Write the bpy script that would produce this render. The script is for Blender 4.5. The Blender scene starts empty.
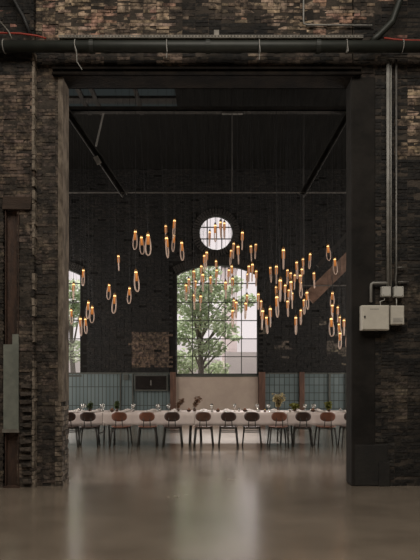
import bpy, bmesh, math, random
from mathutils import Vector, Matrix
PI = math.pi
rnd = random.Random(7)
S = bpy.context.scene
C = S.collection

# ------------------------------------------------------------------ camera, sky, exposure
F = 560.0; CX = 215.0; CY = 376.0; EYE = 1.6
def P(px, py, d):
    """a point at distance d from the camera, measured on the photograph"""
    return Vector(((px-CX)/F*d, d, EYE+(CY-py)/F*d))
def X(px, d): return (px-CX)/F*d
def Z(py, d): return EYE+(CY-py)/F*d
cam = bpy.data.cameras.new('camera'); co = bpy.data.objects.new('camera', cam); C.objects.link(co)
co.location = (0, 0, EYE); co.rotation_euler = (PI/2, 0, 0)
cam.sensor_fit = 'VERTICAL'; cam.sensor_height = 36; cam.lens = 36*F/560
cam.shift_x = -5/560; cam.shift_y = 96/560
S.camera = co
S.view_settings.view_transform = 'Standard'; S.view_settings.look = 'None'
S.view_settings.exposure = 0.0; S.view_settings.gamma = 1; S.view_settings.use_curve_mapping = False
w = bpy.data.worlds.new('overcast_sky'); S.world = w; w.use_nodes = True
nt = w.node_tree; bg = nt.nodes['Background']; bg.inputs[1].default_value = 1.22
bg.inputs[0].default_value = (0.78, 0.70, 0.70, 1)
S.cycles.max_bounces = 8; S.cycles.diffuse_bounces = 4; S.cycles.transparent_max_bounces = 24
S.cycles.use_denoising = True
S.cycles.sample_clamp_indirect = 3.0

def area(name, loc, rot, sx, sy, watts, col):
    L = bpy.data.lights.new(name, 'AREA'); L.shape = 'RECTANGLE'; L.size = sx; L.size_y = sy; L.energy = watts; L.color = col
    o = bpy.data.objects.new(name, L); C.objects.link(o); o.location = loc; o.rotation_euler = rot; return o
# added fill lights: overhead in the front hall, along the inner side walls
area('overhead_fill_light', (0, 1.0, 9.7), (0, 0, 0), 9, 7, 1000, (1.0, 0.92, 0.81))
for sx in (-1, 1):
    for yy in (10.6, 13.6, 16.6):
        area('side_fill_light', (sx*7.9, yy, 3.3), (0, sx*PI/2, 0), 3.6, 1.8, 165, (1.0, 0.92, 0.84))

# hazy sun behind the far windows
L = bpy.data.lights.new('hazy_sun', 'SUN'); L.energy = 8.5; L.angle = math.radians(14); L.color = (1.0, 0.94, 0.90)
o = bpy.data.objects.new('hazy_sun', L); C.objects.link(o); o.rotation_euler = Vector((0.12, -1.0, -0.84)).to_track_quat('-Z', 'Y').to_euler()

# ------------------------------------------------------------------ materials
def mat(name, col, rough=0.7, metal=0.0, var=0.0, scale=4.0, bump=0.0, bscale=30.0, col2=None, spec=0.5, attr=False, stretch=(1,1,1), ramp=(0.4,0.62)):
    m = bpy.data.materials.new(name); m.use_nodes = True
    n = m.node_tree.nodes; l = m.node_tree.links; b = n['Principled BSDF']
    b.inputs['Roughness'].default_value = rough; b.inputs['Metallic'].default_value = metal
    b.inputs['Specular IOR Level'].default_value = spec
    tc = n.new('ShaderNodeTexCoord'); mp = n.new('ShaderNodeMapping'); mp.inputs['Scale'].default_value = stretch
    l.new(tc.outputs['Object'], mp.inputs[0])
    out = None
    if attr:
        a = n.new('ShaderNodeAttribute'); a.attribute_name = 'Tint'; out = a.outputs['Color']
    if col2 or var:
        t = n.new('ShaderNodeTexNoise'); t.inputs['Scale'].default_value = scale; t.inputs['Detail'].default_value = 8; t.inputs['Roughness'].default_value = 0.65
        l.new(mp.outputs[0], t.inputs['Vector'])
        r = n.new('ShaderNodeValToRGB'); r.color_ramp.elements[0].position = ramp[0]; r.color_ramp.elements[1].position = ramp[1]
        c2 = col2 or tuple(c*(1+var) for c in col)
        c1 = col if col2 else tuple(c*(1-var) for c in col)
        r.color_ramp.elements[0].color = (*c1, 1); r.color_ramp.elements[1].color = (*c2, 1)
        l.new(t.outputs['Fac'], r.inputs[0])
        if out is not None:
            mx = n.new('ShaderNodeMix'); mx.data_type = 'RGBA'; mx.blend_type = 'MULTIPLY'; mx.inputs[0].default_value = 1
            l.new(out, mx.inputs[6]); l.new(r.outputs[0], mx.inputs[7]); out = mx.outputs[2]
        else: out = r.outputs[0]
    if out is not None: l.new(out, b.inputs['Base Color'])
    else: b.inputs['Base Color'].default_value = (*col, 1)
    if bump:
        t2 = n.new('ShaderNodeTexNoise'); t2.inputs['Scale'].default_value = bscale; t2.inputs['Detail'].default_value = 6
        l.new(mp.outputs[0], t2.inputs['Vector'])
        bp = n.new('ShaderNodeBump'); bp.inputs['Strength'].default_value = bump; bp.inputs['Distance'].default_value = 0.02
        l.new(t2.outputs['Fac'], bp.inputs['Height']); l.new(bp.outputs[0], b.inputs['Normal'])
    return m

def glass(name, tint=(1,1,1), gloss=0.06, rough=0.02):
    m = bpy.data.materials.new(name); m.use_nodes = True; n = m.node_tree.nodes; l = m.node_tree.links
    n.remove(n['Principled BSDF']); o = n['Material Output']
    t = n.new('ShaderNodeBsdfTransparent'); t.inputs[0].default_value = (*tint, 1)
    g = n.new('ShaderNodeBsdfGlossy'); g.inputs['Roughness'].default_value = rough
    mx = n.new('ShaderNodeMixShader'); mx.inputs[0].default_value = gloss
    l.new(t.outputs[0], mx.inputs[1]); l.new(g.outputs[0], mx.inputs[2]); l.new(mx.outputs[0], o.inputs[0])
    return m
def glow(name, col, strength, base=(0.1,0.05,0.02)):
    m = mat(name, base, 0.4)
    b = m.node_tree.nodes['Principled BSDF']
    b.inputs['Emission Color'].default_value = (*col, 1); b.inputs['Emission Strength'].default_value = strength
    return m
def leafmat(name, c, c2):
    m = mat(name, c, 0.55, col2=c2, scale=1.5)
    b = m.node_tree.nodes['Principled BSDF']; n = m.node_tree.nodes; l = m.node_tree.links
    tr = n.new('ShaderNodeBsdfTranslucent'); mx = n.new('ShaderNodeMixShader'); mx.inputs[0].default_value = 0.4
    src = b.inputs['Base Color'].links[0].from_socket
    l.new(src, tr.inputs[0]); l.new(b.outputs[0], mx.inputs[1]); l.new(tr.outputs[0], mx.inputs[2]); l.new(mx.outputs[0], n['Material Output'].inputs[0])
    return m

M = {}
M['brick'] = mat('sooty_brick', (1,1,1), 0.85, var=0.0, scale=9, bump=1.0, bscale=26, col2=(2.5,2.45,2.4), attr=True, ramp=(0.42,0.68))
M['brick'].node_tree.nodes['Color Ramp'].color_ramp.elements[0].color = (0.30,0.29,0.28,1)
M['mortar'] = mat('old_mortar', (0.016,0.013,0.010), 0.9, col2=(0.06,0.047,0.036), scale=3, bump=0.9)
M['floor'] = None
M['blacksteel'] = mat('black_steel', (0.014,0.0125,0.011), 0.6, col2=(0.03,0.026,0.022), scale=5, bump=0.3)
M['lintel'] = mat('rusted_black_beam', (0.007,0.006,0.0055), 0.95, col2=(0.017,0.013,0.010), scale=3, bump=0.5, spec=0.15)
M['strutmetal'] = mat('dark_grey_steel', (0.03,0.028,0.026), 0.6, col2=(0.05,0.047,0.043), scale=3)
M['rust'] = mat('rusty_steel', (0.028,0.015,0.010), 0.7, col2=(0.065,0.034,0.021), scale=5, bump=0.4, stretch=(2,2,0.6))
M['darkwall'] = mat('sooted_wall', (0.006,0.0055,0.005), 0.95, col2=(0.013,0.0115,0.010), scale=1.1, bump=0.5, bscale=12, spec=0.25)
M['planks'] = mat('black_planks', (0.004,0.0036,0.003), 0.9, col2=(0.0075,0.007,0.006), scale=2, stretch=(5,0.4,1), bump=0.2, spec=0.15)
M['pipe'] = mat('dark_green_pipe', (0.014,0.017,0.014), 0.5, col2=(0.024,0.027,0.022), scale=3)
M['galv'] = mat('galvanised_metal', (0.15,0.14,0.12), 0.6, 0.2, col2=(0.24,0.22,0.19), scale=8)
M['conduit'] = mat('grey_conduit', (0.24,0.235,0.215), 0.5, col2=(0.33,0.32,0.30), scale=6)
M['dimmetal'] = mat('dull_steel_rod', (0.11,0.105,0.095), 0.45, 0.2, col2=(0.17,0.16,0.15), scale=5)
M['redcable'] = mat('red_cable', (0.30,0.035,0.02), 0.6)
M['cabinet'] = mat('cream_enamel', (0.52,0.49,0.43), 0.5, col2=(0.58,0.55,0.48), scale=5)
M['plasticgrey'] = mat('grey_plastic', (0.50,0.49,0.45), 0.5)
M['greenpanel'] = mat('grey_green_paint', (0.13,0.14,0.12), 0.6, col2=(0.19,0.2,0.17), scale=4)
M['timber'] = mat('dark_timber', (0.025,0.014,0.009), 0.8, col2=(0.05,0.03,0.019), scale=4, stretch=(0.5,3,3), bump=0.5)
M['brace'] = mat('brown_timber', (0.15,0.092,0.066), 0.8, col2=(0.27,0.17,0.125), scale=4, bump=0.4)
M['frame'] = mat('window_iron', (0.05,0.055,0.046), 0.6, col2=(0.07,0.072,0.062), scale=6)
M['windowglass'] = glass('window_glass', (0.97,0.98,0.98), 0.05)
M['frosted'] = glass('dusty_window_glass', (0.80,0.79,0.78), 0.06, 0.4)
M['beige'] = mat('beige_plaster', (0.41,0.33,0.275), 0.85, col2=(0.46,0.375,0.31), scale=2)
M['woodpost'] = mat('red_brown_wood', (0.07,0.032,0.02), 0.6, col2=(0.13,0.065,0.042), scale=4, stretch=(3,3,0.5))
M['cloth'] = mat('linen', (0.68,0.58,0.54), 0.9, col2=(0.75,0.65,0.61), scale=3, bump=0.2, bscale=8)
M['darkchair'] = mat('dark_walnut', (0.028,0.013,0.009), 0.4, col2=(0.05,0.023,0.015), scale=6, stretch=(1,4,4))
M['redchair'] = mat('red_brown_plywood', (0.13,0.045,0.024), 0.4, col2=(0.19,0.07,0.038), scale=6, stretch=(1,4,4))
M['midchair'] = mat('brown_plywood', (0.065,0.028,0.017), 0.4, col2=(0.10,0.045,0.027), scale=6, stretch=(1,4,4))
M['chairleg'] = mat('dark_steel_tube', (0.02,0.018,0.014), 0.4)
M['porcelain'] = mat('white_porcelain', (0.78,0.73,0.69), 0.3)
M['napkin'] = mat('pale_napkin', (0.76,0.68,0.64), 0.9)
M['clearglass'] = glass('clear_glass', (0.88,0.88,0.86), 0.30, 0.15)
M['amberglass'] = glass('amber_bottle_glass', (0.35,0.16,0.06), 0.12, 0.1)
M['redwine'] = mat('dark_red', (0.16,0.03,0.025), 0.4)
M['fruit'] = mat('ripe_fruit', (0.22,0.06,0.035), 0.5, col2=(0.30,0.14,0.06), scale=20)
M['vase'] = mat('brown_stoneware', (0.07,0.035,0.02), 0.5)
M['dried'] = mat('dried_leaves', (0.12,0.065,0.038), 0.8, col2=(0.22,0.12,0.07), scale=20)
M['green'] = leafmat('green_leaves', (0.06,0.085,0.03), (0.12,0.15,0.05))
M['yellowgreen'] = leafmat('yellow_green_leaves', (0.16,0.17,0.03), (0.30,0.28,0.06))
M['straw'] = leafmat('straw_flowers', (0.34,0.28,0.14), (0.58,0.50,0.27))
M['socket'] = mat('brass_socket', (0.25,0.13,0.05), 0.35, 0.8)
M['wire'] = mat('black_wire', (0.012,0.012,0.012), 0.6)
M['bulb'] = glow('lit_filament', (1.0,0.62,0.24), 1.9)
M['sleeve'] = glow('amber_glass_sleeve', (1.0,0.33,0.09), 0.30, (0.35,0.16,0.06))
M['loop'] = glow('pale_loop_tube', (1.0,0.60,0.45), 0.085, (0.55,0.42,0.34))
M['leaf'] = leafmat('tree_leaves', (0.34,0.42,0.26), (0.62,0.70,0.50))
M['bark'] = mat('tree_bark', (0.16,0.14,0.12), 0.9)
M['ground'] = mat('yard_gravel', (0.22,0.21,0.19), 0.95)
M['render'] = mat('pale_render', (0.80,0.72,0.71), 0.9, col2=(0.86,0.79,0.78), scale=0.5)
M['greyrender'] = mat('grey_render', (0.80,0.76,0.75), 0.9, col2=(0.86,0.82,0.80), scale=0.7)
M['roof'] = mat('slate_roof', (0.12,0.11,0.11), 0.8)

def tilemat(bw=0.165, rh=0.26, nm='teal_tiles'):
    m = bpy.data.materials.new(nm); m.use_nodes = True; n = m.node_tree.nodes; l = m.node_tree.links; b = n['Principled BSDF']
    tc = n.new('ShaderNodeTexCoord'); mp = n.new('ShaderNodeMapping'); mp.inputs['Rotation'].default_value = (PI/2, 0, 0)
    l.new(tc.outputs['Object'], mp.inputs[0])
    br = n.new('ShaderNodeTexBrick'); br.offset = 0; br.squash = 1
    br.inputs['Color1'].default_value = (0.105,0.140,0.145,1); br.inputs['Color2'].default_value = (0.135,0.172,0.176,1); br.inputs['Mortar'].default_value = (0.035,0.042,0.038,1)
    br.inputs['Scale'].default_value = 1; br.inputs['Mortar Size'].default_value = 0.012; br.inputs['Brick Width'].default_value = bw; br.inputs['Row Height'].default_value = rh
    l.new(mp.outputs[0], br.inputs['Vector']); l.new(br.outputs['Color'], b.inputs['Base Color']); b.inputs['Roughness'].default_value = 0.35
    return m
M['tiles'] = tilemat(); M['longtiles'] = tilemat(0.125, 0.62, 'long_teal_tiles')
def floormat():
    m = bpy.data.materials.new('polished_concrete'); m.use_nodes = True; n = m.node_tree.nodes; l = m.node_tree.links; b = n['Principled BSDF']
    tc = n.new('ShaderNodeTexCoord')
    t = n.new('ShaderNodeTexNoise'); t.inputs['Scale'].default_value = 0.9; t.inputs['Detail'].default_value = 9; t.inputs['Roughness'].default_value = 0.6
    l.new(tc.outputs['Object'], t.inputs['Vector'])
    r = n.new('ShaderNodeValToRGB'); r.color_ramp.elements[0].position = 0.35; r.color_ramp.elements[1].position = 0.68
    r.color_ramp.elements[0].color = (0.180,0.146,0.112,1); r.color_ramp.elements[1].color = (0.30,0.246,0.192,1)
    l.new(t.outputs['Fac'], r.inputs[0]); l.new(r.outputs[0], b.inputs['Base Color'])
    mr = n.new('ShaderNodeMapRange'); mr.inputs[3].default_value = 0.22; mr.inputs[4].default_value = 0.30; b.inputs['Specular IOR Level'].default_value = 0.8; b.inputs['Coat Weight'].default_value = 1.0; b.inputs['Coat Roughness'].default_value = 0.19; b.inputs['Coat IOR'].default_value = 2.0
    l.new(t.outputs['Fac'], mr.inputs[0]); l.new(mr.outputs[0], b.inputs['Roughness'])
    t2 = n.new('ShaderNodeTexNoise'); t2.inputs['Scale'].default_value = 2.5; t2.inputs['Detail'].default_value = 3
    l.new(tc.outputs['Object'], t2.inputs['Vector'])
    bp = n.new('ShaderNodeBump'); bp.inputs['Strength'].default_value = 0.025; bp.inputs['Distance'].default_value = 0.02
    l.new(t2.outputs['Fac'], bp.inputs['Height']); l.new(bp.outputs[0], b.inputs['Normal'])
    return m
M['floor'] = floormat()

# ------------------------------------------------------------------ mesh helpers
def obj(name, bm, m, parent=None, loc=None, smooth=False):
    me = bpy.data.meshes.new(name); bm.to_mesh(me); bm.free()
    me.materials.append(m)
    if smooth:
        for p in me.polygons: p.use_smooth = True
    o = bpy.data.objects.new(name, me); C.objects.link(o)
    if parent: o.parent = parent
    if loc is not None: o.location = loc
    return o
def thing(name, label, cat, loc=(0,0,0), group=None, rz=0):
    o = bpy.data.objects.new(name, None); C.objects.link(o); o.empty_display_size = 0.1
    o.location = loc; o.rotation_euler = (0,0,rz); o['label'] = label; o['category'] = cat
    if group: o['group'] = group
    return o
def tag(o, label, cat, group=None):
    o['label'] = label; o['category'] = cat
    if group: o['group'] = group
    return o
def struct(o):
    o['kind'] = 'structure'; return o
def box(bm, x0, x1, y0, y1, z0, z1, jit=0.0, bev=0.0, rot=None):
    c = Vector(((x0+x1)/2, (y0+y1)/2, (z0+z1)/2))
    mt = Matrix.Translation(c) @ (rot.to_4x4() if rot is not None else Matrix.Identity(4)) @ Matrix.Diagonal((abs(x1-x0), abs(y1-y0), abs(z1-z0), 1))
    r = bmesh.ops.create_cube(bm, size=1, matrix=mt)
    if jit:
        for v in r['verts']: v.co += Vector((rnd.uniform(-jit,jit), rnd.uniform(-jit,jit), rnd.uniform(-jit,jit)))
    if bev:
        ed = list({e for v in r['verts'] for e in v.link_edges})
        bmesh.ops.bevel(bm, geom=ed, offset=bev, segments=2, affect='EDGES', profile=0.5)
def bx(*a, **k):
    bm = bmesh.new(); box(bm, *a, **k); return bm
def tube(bm, pts, r, seg=8, closed=False, radii=None):
    pts = [Vector(p) for p in pts]; n = len(pts); rings = []
    up = None
    for i, p in enumerate(pts):
        if closed: t = pts[(i+1) % n]-pts[i-1]
        else: t = pts[min(i+1, n-1)]-pts[max(i-1, 0)]
        t.normalize()
        if up is None:
            up = Vector((0,0,1)) if abs(t.z) < 0.9 else Vector((0,1,0))
        u = t.cross(up)
        if u.length < 1e-4: u = t.cross(Vector((1,0,0)))
        u.normalize(); v = t.cross(u).normalized(); up = -v if False else u.cross(t)
        rr = radii[i] if radii else r
        rings.append([bm.verts.new(p+(u*math.cos(a)+v*math.sin(a))*rr) for a in [2*PI*k/seg for k in range(seg)]])
    m = n if closed else n-1
    for i in range(m):
        A = rings[i]; B = rings[(i+1) % n]
        for k in range(seg):
            bm.faces.new((A[k], A[(k+1) % seg], B[(k+1) % seg], B[k]))
    if not closed:
        bm.faces.new(rings[0][::-1]); bm.faces.new(rings[-1])
def tb(pts, r, **k):
    bm = bmesh.new(); tube(bm, pts, r, **k); bmesh.ops.recalc_face_normals(bm, faces=bm.faces); return bm
def lathe(prof, seg=14):
    bm = bmesh.new(); rings = []
    for r, z in prof:
        if r < 1e-5: rings.append([bm.verts.new((0,0,z))])
        else: rings.append([bm.verts.new((r*math.cos(2*PI*k/seg), r*math.sin(2*PI*k/seg), z)) for k in range(seg)])
    for A, B in zip(rings, rings[1:]):
        for k in range(seg):
            a, b = A[k % len(A)], A[(k+1) % len(A)]; c, d = B[(k+1) % len(B)], B[k % len(B)]
            vs = []
            for v in (a, b, c, d):
                if v not in vs: vs.append(v)
            if len(vs) > 2:
                try: bm.faces.new(vs)
                except ValueError: pass
    bmesh.ops.recalc_face_normals(bm, faces=bm.faces)
    return bm
def plate_with_holes(name, outer, holes, thick, m):
    """polygon in x,z with holes, extruded along y by thick; front face at y=0"""
    cu = bpy.data.curves.new(name, 'CURVE'); cu.dimensions = '2D'; cu.fill_mode = 'BOTH'; cu.extrude = thick/2
    for pl in [outer]+holes:
        sp = cu.splines.new('POLY'); sp.points.add(len(pl)-1)
        for i, (a, b) in enumerate(pl): sp.points[i].co = (a, b, 0, 1)
        sp.use_cyclic_u = True
    tmp = bpy.data.objects.new('tmp', cu); C.objects.link(tmp)
    bpy.context.view_layer.update()
    me = bpy.data.meshes.new_from_object(tmp.evaluated_get(bpy.context.evaluated_depsgraph_get()))
    me.transform(Matrix.Translation((0, thick/2, 0)) @ Matrix.Rotation(PI/2, 4, 'X'))
    bpy.data.objects.remove(tmp); me.name = name
    me.materials.clear(); me.materials.append(m)
    o = bpy.data.objects.new(name, me); C.objects.link(o); return o

# smooth pseudo-noise for brick colours
def vnoise(x, z, s, seed):
    x = x/s; z = z/s; xi = math.floor(x); zi = math.floor(z); fx = x-xi; fz = z-zi
    fx = fx*fx*(3-2*fx); fz = fz*fz*(3-2*fz)
    def h(a, b):
        q = math.sin(a*127.1+b*311.7+seed*74.7)*43758.5453; return q-math.floor(q)
    return (h(xi,zi)*(1-fx)+h(xi+1,zi)*fx)*(1-fz)+(h(xi,zi+1)*(1-fx)+h(xi+1,zi+1)*fx)*fz
def bricks(name, rects, m, colour, bl=0.19, bh=0.043, gap=0.006, depth=0.10, jit=0.005, miss=0.01, holes=(), rough=0.007, side=None):
    """walls of single bricks; rects = (x0,x1,z0,z1,y) faces towards -y. side: 'x' lays them on a jamb (face +x or -x)"""
    V = []; Fc = []; T = []
    for (x0, x1, z0, z1, y) in rects:
        z = z0; row = 0
        ch = bh+gap
        while z < z1-0.02:
            zz = min(z+bh, z1); x = x0 - (0 if row % 2 else bl/2)
            while x < x1:
                L = bl if row % 2 == 0 else (bl if rnd.random() < 0.5 else bl/2)
                a = max(x, x0); b = min(x+L-gap, x1); x += L
                if b-a < 0.025: continue
                cx = (a+b)/2; cz = (z+zz)/2
                if any(h[0] < cx < h[1] and h[2] < cz < h[3] for h in holes): continue
                if rnd.random() < miss: continue
                ny = y + rnd.uniform(-rough, rough) + (rnd.random() < 0.05)*0.02
                base = len(V)
                for dy in (ny, y+depth):
                    for (px, pz) in ((a,z),(b,z),(b,zz),(a,zz)):
                        j = jit if dy == ny else 0
                        V.append((px+rnd.uniform(-j,j), dy+rnd.uniform(-j,j), pz+rnd.uniform(-j,j)))
                Fc += [(base,base+1,base+2,base+3),(base+5,base+4,base+7,base+6),(base+4,base,base+3,base+7),(base+1,base+5,base+6,base+2),(base+3,base+2,base+6,base+7),(base+4,base+5,base+1,base)]
                c = colour(cx, cz); k = rnd.uniform(0.72, 1.25)
                T += [(c[0]*k, c[1]*k*rnd.uniform(.95,1.03), c[2]*k*rnd.uniform(.9,1.05), 1)]*8
            z += ch; row += 1
    me = bpy.data.meshes.new(name); me.from_pydata(V, [], Fc); me.update()
    at = me.color_attributes.new('Tint', 'FLOAT_COLOR', 'POINT')
    at.data.foreach_set('color', [q for t in T for q in t])
    me.materials.append(m); o = bpy.data.objects.new(name, me); C.objects.link(o); return o

# ------------------------------------------------------------------ structure: floor and ground
D2 = 8.145       # front brick wall
TH = 0.34        # its thickness
D3 = 18.7        # far wall
struct(obj('floor', bx(-9.3, 9.3, -6.3, D3+0.3, -0.2, 0), M['floor']))
struct(obj('yard_ground', bx(-30, 30, D3+0.3, 60, -0.25, -0.05), M['ground']))

# the near hall, behind and beside the camera
M['hallwall'] = mat('dim_brick_hall', (0.06,0.05,0.04), 0.9, col2=(0.10,0.08,0.065), scale=2)
struct(obj('wall_hall_left', bx(-9.3, -9, -6, 8.2, 0, 10), M['hallwall'])); struct(obj('wall_hall_right', bx(9, 9.3, -6, 8.2, 0, 10), M['hallwall']))
struct(obj('wall_hall_rear', bx(-9.3, 9.3, -6.3, -6, 0, 10), M['hallwall'])); struct(obj('ceiling_hall', bx(-9.3, 9.3, -6.3, 8.5, 10, 10.2), M['hallwall']))
# ------------------------------------------------------------------ structure: the front wall with its big opening
xL, xR = X(62, D2), X(352, D2)
zT = Z(77, D2)
zTop = 10.0
def mixc(a, b, t):
    t = max(0, min(1, t)); return tuple(a[i]*(1-t)+b[i]*t for i in range(3))
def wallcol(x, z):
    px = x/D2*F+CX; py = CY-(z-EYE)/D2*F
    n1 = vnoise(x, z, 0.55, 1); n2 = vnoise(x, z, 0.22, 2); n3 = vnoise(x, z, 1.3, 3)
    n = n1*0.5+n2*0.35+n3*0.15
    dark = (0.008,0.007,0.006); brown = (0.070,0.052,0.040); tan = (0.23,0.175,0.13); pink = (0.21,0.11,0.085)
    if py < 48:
        c = mixc(dark, tan, (n-0.47)*5.0 + (0.5 if 30 < px < 300 and py < 30 else 0.0) + (0.7 if 80 < px < 230 and py < 18 else 0) - (1.3 if px > 385 or px < 28 else 0.15 if px > 330 else 0))  # extra tan paints the brighter lit stretch of brick into the colour
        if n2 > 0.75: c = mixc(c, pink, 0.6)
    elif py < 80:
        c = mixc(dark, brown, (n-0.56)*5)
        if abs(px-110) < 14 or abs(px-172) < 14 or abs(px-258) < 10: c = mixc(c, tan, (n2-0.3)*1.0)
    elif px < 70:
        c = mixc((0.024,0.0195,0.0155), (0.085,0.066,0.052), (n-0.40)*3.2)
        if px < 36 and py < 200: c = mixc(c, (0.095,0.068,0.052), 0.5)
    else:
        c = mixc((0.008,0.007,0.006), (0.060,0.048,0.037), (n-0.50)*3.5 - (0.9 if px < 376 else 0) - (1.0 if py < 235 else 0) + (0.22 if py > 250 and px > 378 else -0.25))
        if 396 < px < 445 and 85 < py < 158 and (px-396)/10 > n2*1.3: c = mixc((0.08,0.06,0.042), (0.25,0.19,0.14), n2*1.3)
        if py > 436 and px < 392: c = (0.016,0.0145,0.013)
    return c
NX0, NX1, NZ = X(5, D2), X(22, D2), Z(212, D2)     # the niche in the buttress
bl_r = X(36, D2)
LZ0, LZ1 = zT, Z(70, D2)   # steel lintel
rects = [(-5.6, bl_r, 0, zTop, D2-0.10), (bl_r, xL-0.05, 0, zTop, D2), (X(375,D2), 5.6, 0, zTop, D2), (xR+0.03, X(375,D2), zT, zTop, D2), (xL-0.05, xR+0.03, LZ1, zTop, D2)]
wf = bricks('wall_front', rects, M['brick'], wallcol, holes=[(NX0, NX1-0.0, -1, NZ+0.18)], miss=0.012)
struct(wf)
core = [(-9, bl_r-0.03, 0, zTop, D2-0.095, True), (bl_r-0.03, xL-0.005, 0, zTop, D2+0.004, False), (xR+0.02, 9, 0, zTop, D2+0.004, False), (xL-0.005, xR+0.005, LZ1-0.05, zTop, D2+0.004, False)]
bm = bmesh.new()
for (a, b, z0, z1, y, nich) in core:
    if nich:
        box(bm, a, NX0, y, D2+TH, z0, z1); box(bm, NX1, b, y, D2+TH, z0, z1); box(bm, NX0, NX1, y, D2+TH, NZ+0.05, z1); box(bm, NX0, NX1, D2+0.22, D2+TH, z0, NZ+0.05)
    else: box(bm, a, b, y, D2+TH, z0, z1)
struct(obj('wall_front_core', bm, M['mortar']))
# brick jambs of the opening (reveals): bricks stacked through the thickness
def jamb(name, xe, sgn, ymax, z0, z1, pale):
    V = []; Fc = []; T = []; z = z0; row = 0
    while z < z1-0.03:
        y = D2-0.012; cells = [(0, 0.22), (0.23, 0.34)] if row % 2 else [(0, 0.11), (0.12, 0.34)]
        for a, b in cells:
            ya = y+a; yb = min(y+b, ymax); o = rnd.uniform(-0.008, 0.008) + (rnd.random() < 0.12)*(-0.02)
            xs = xe+sgn*(0.012+o); xi = xe-sgn*0.1
            x0, x1 = min(xs, xi), max(xs, xi); base = len(V)
            for q in ((x0,ya,z),(x1,ya,z),(x1,ya,z+0.062),(x0,ya,z+0.062),(x0,yb,z),(x1,yb,z),(x1,yb,z+0.062),(x0,yb,z+0.062)):
                V.append(tuple(c+rnd.uniform(-0.004,0.004) for c in q))
            Fc += [(base,base+1,base+2,base+3),(base+5,base+4,base+7,base+6),(base+4,base,base+3,base+7),(base+1,base+5,base+6,base+2),(base+3,base+2,base+6,base+7),(base+4,base+5,base+1,base)]
            n = vnoise(ya*3, z, 0.3, 9); c = mixc(pale[0], pale[1], n*1.4-0.2); k = rnd.uniform(0.7, 1.25)
            T += [(c[0]*k, c[1]*k, c[2]*k, 1)]*8
        z += 0.073; row += 1
    me = bpy.data.meshes.new(name); me.from_pydata(V, [], Fc); me.update()
    at = me.color_attributes.new('Tint', 'FLOAT_COLOR', 'POINT'); at.data.foreach_set('color', [q for t in T for q in t])
    me.materials.append(M['brick']); o = bpy.data.objects.new(name, me); C.objects.link(o); return struct(o)
jamb('trim_1', xL, 1, D2+TH, 0, Z(402, D2), ((0.05,0.040,0.031), (0.19,0.155,0.12)))
struct(obj('trim_7', bx(xL-0.06, xL+0.014, D2-0.012, D2+TH, Z(402,D2), LZ0, bev=0.012), mat('worn_plaster_edge', (0.075,0.060,0.047), 0.9, col2=(0.21,0.172,0.135), scale=4, stretch=(2,2,0.7), bump=0.7, spec=0.3)))
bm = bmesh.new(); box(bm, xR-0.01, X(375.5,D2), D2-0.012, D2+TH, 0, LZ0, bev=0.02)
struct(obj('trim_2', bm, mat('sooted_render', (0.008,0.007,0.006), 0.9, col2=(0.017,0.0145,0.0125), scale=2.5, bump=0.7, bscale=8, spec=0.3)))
# pale arris where the buttress steps forward, its highlight put into the colour
bm = bmesh.new(); z = 0
while z < Z(56, D2):
    h = rnd.uniform(0.05, 0.16)
    if rnd.random() < 0.85: box(bm, bl_r-0.022, bl_r+rnd.uniform(0.006,0.02), D2-0.105-rnd.uniform(0,0.01), D2+0.01, z, z+h-0.008, jit=0.006)
    z += h
struct(obj('trim_3', bm, mat('arris_highlight', (0.10,0.082,0.062), 0.9, col2=(0.26,0.215,0.17), scale=9, bump=0.6)))
# projecting toothed bricks down the lower buttress
bm = bmesh.new(); z = 0.01; k = 0
while z < Z(385, D2):
    if k % 2: box(bm, X(23+rnd.uniform(0,3), D2), X(34, D2), D2-0.13-rnd.uniform(0,0.015), D2-0.09, z, z+0.05, jit=0.010)
    z += 0.057; k += 1
struct(obj('trim_4', bm, mat('weathered_brick', (0.03,0.024,0.019), 0.9, col2=(0.085,0.067,0.053), scale=8, bump=0.6)))
# steel lintel over the opening
bm = bmesh.new()
box(bm, xL-0.12, xR+0.12, D2-0.05, D2-0.03, LZ0, LZ1); box(bm, xL-0.12, xR+0.12, D2-0.09, D2+TH, LZ0-0.0, LZ0+0.03); box(bm, xL-0.12, xR+0.12, D2-0.09, D2-0.03, LZ1-0.03, LZ1)
box(bm, xL-0.12, xR+0.12, D2+TH-0.02, D2+TH, LZ0, LZ1)
xx = xL
while xx < xR:
    box(bm, xx, xx+0.03, D2-0.062, D2-0.048, LZ0+0.05, LZ0+0.08); xx += 0.3
struct(obj('lintel_beam', bm, M['lintel']))
# dark plinth at foot of the right pier
bm = bmesh.new(); box(bm, xR+0.03, X(388, D2), D2-0.017, D2+0.05, 0, Z(444, D2), bev=0.02); box(bm, X(378, D2), X(389, D2), D2-0.04, D2, 0, Z(462, D2), bev=0.008)
struct(obj('plinth', bm, mat('tarred_render', (0.012,0.011,0.010), 0.9, col2=(0.02,0.018,0.015), scale=5, bump=0.4)))

# ------------------------------------------------------------------ structure: the inner hall
HC = 8.5
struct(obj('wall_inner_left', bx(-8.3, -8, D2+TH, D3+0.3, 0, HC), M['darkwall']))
struct(obj('wall_inner_right', bx(8, 8.3, D2+TH, D3+0.3, 0, HC), M['darkwall']))
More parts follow.
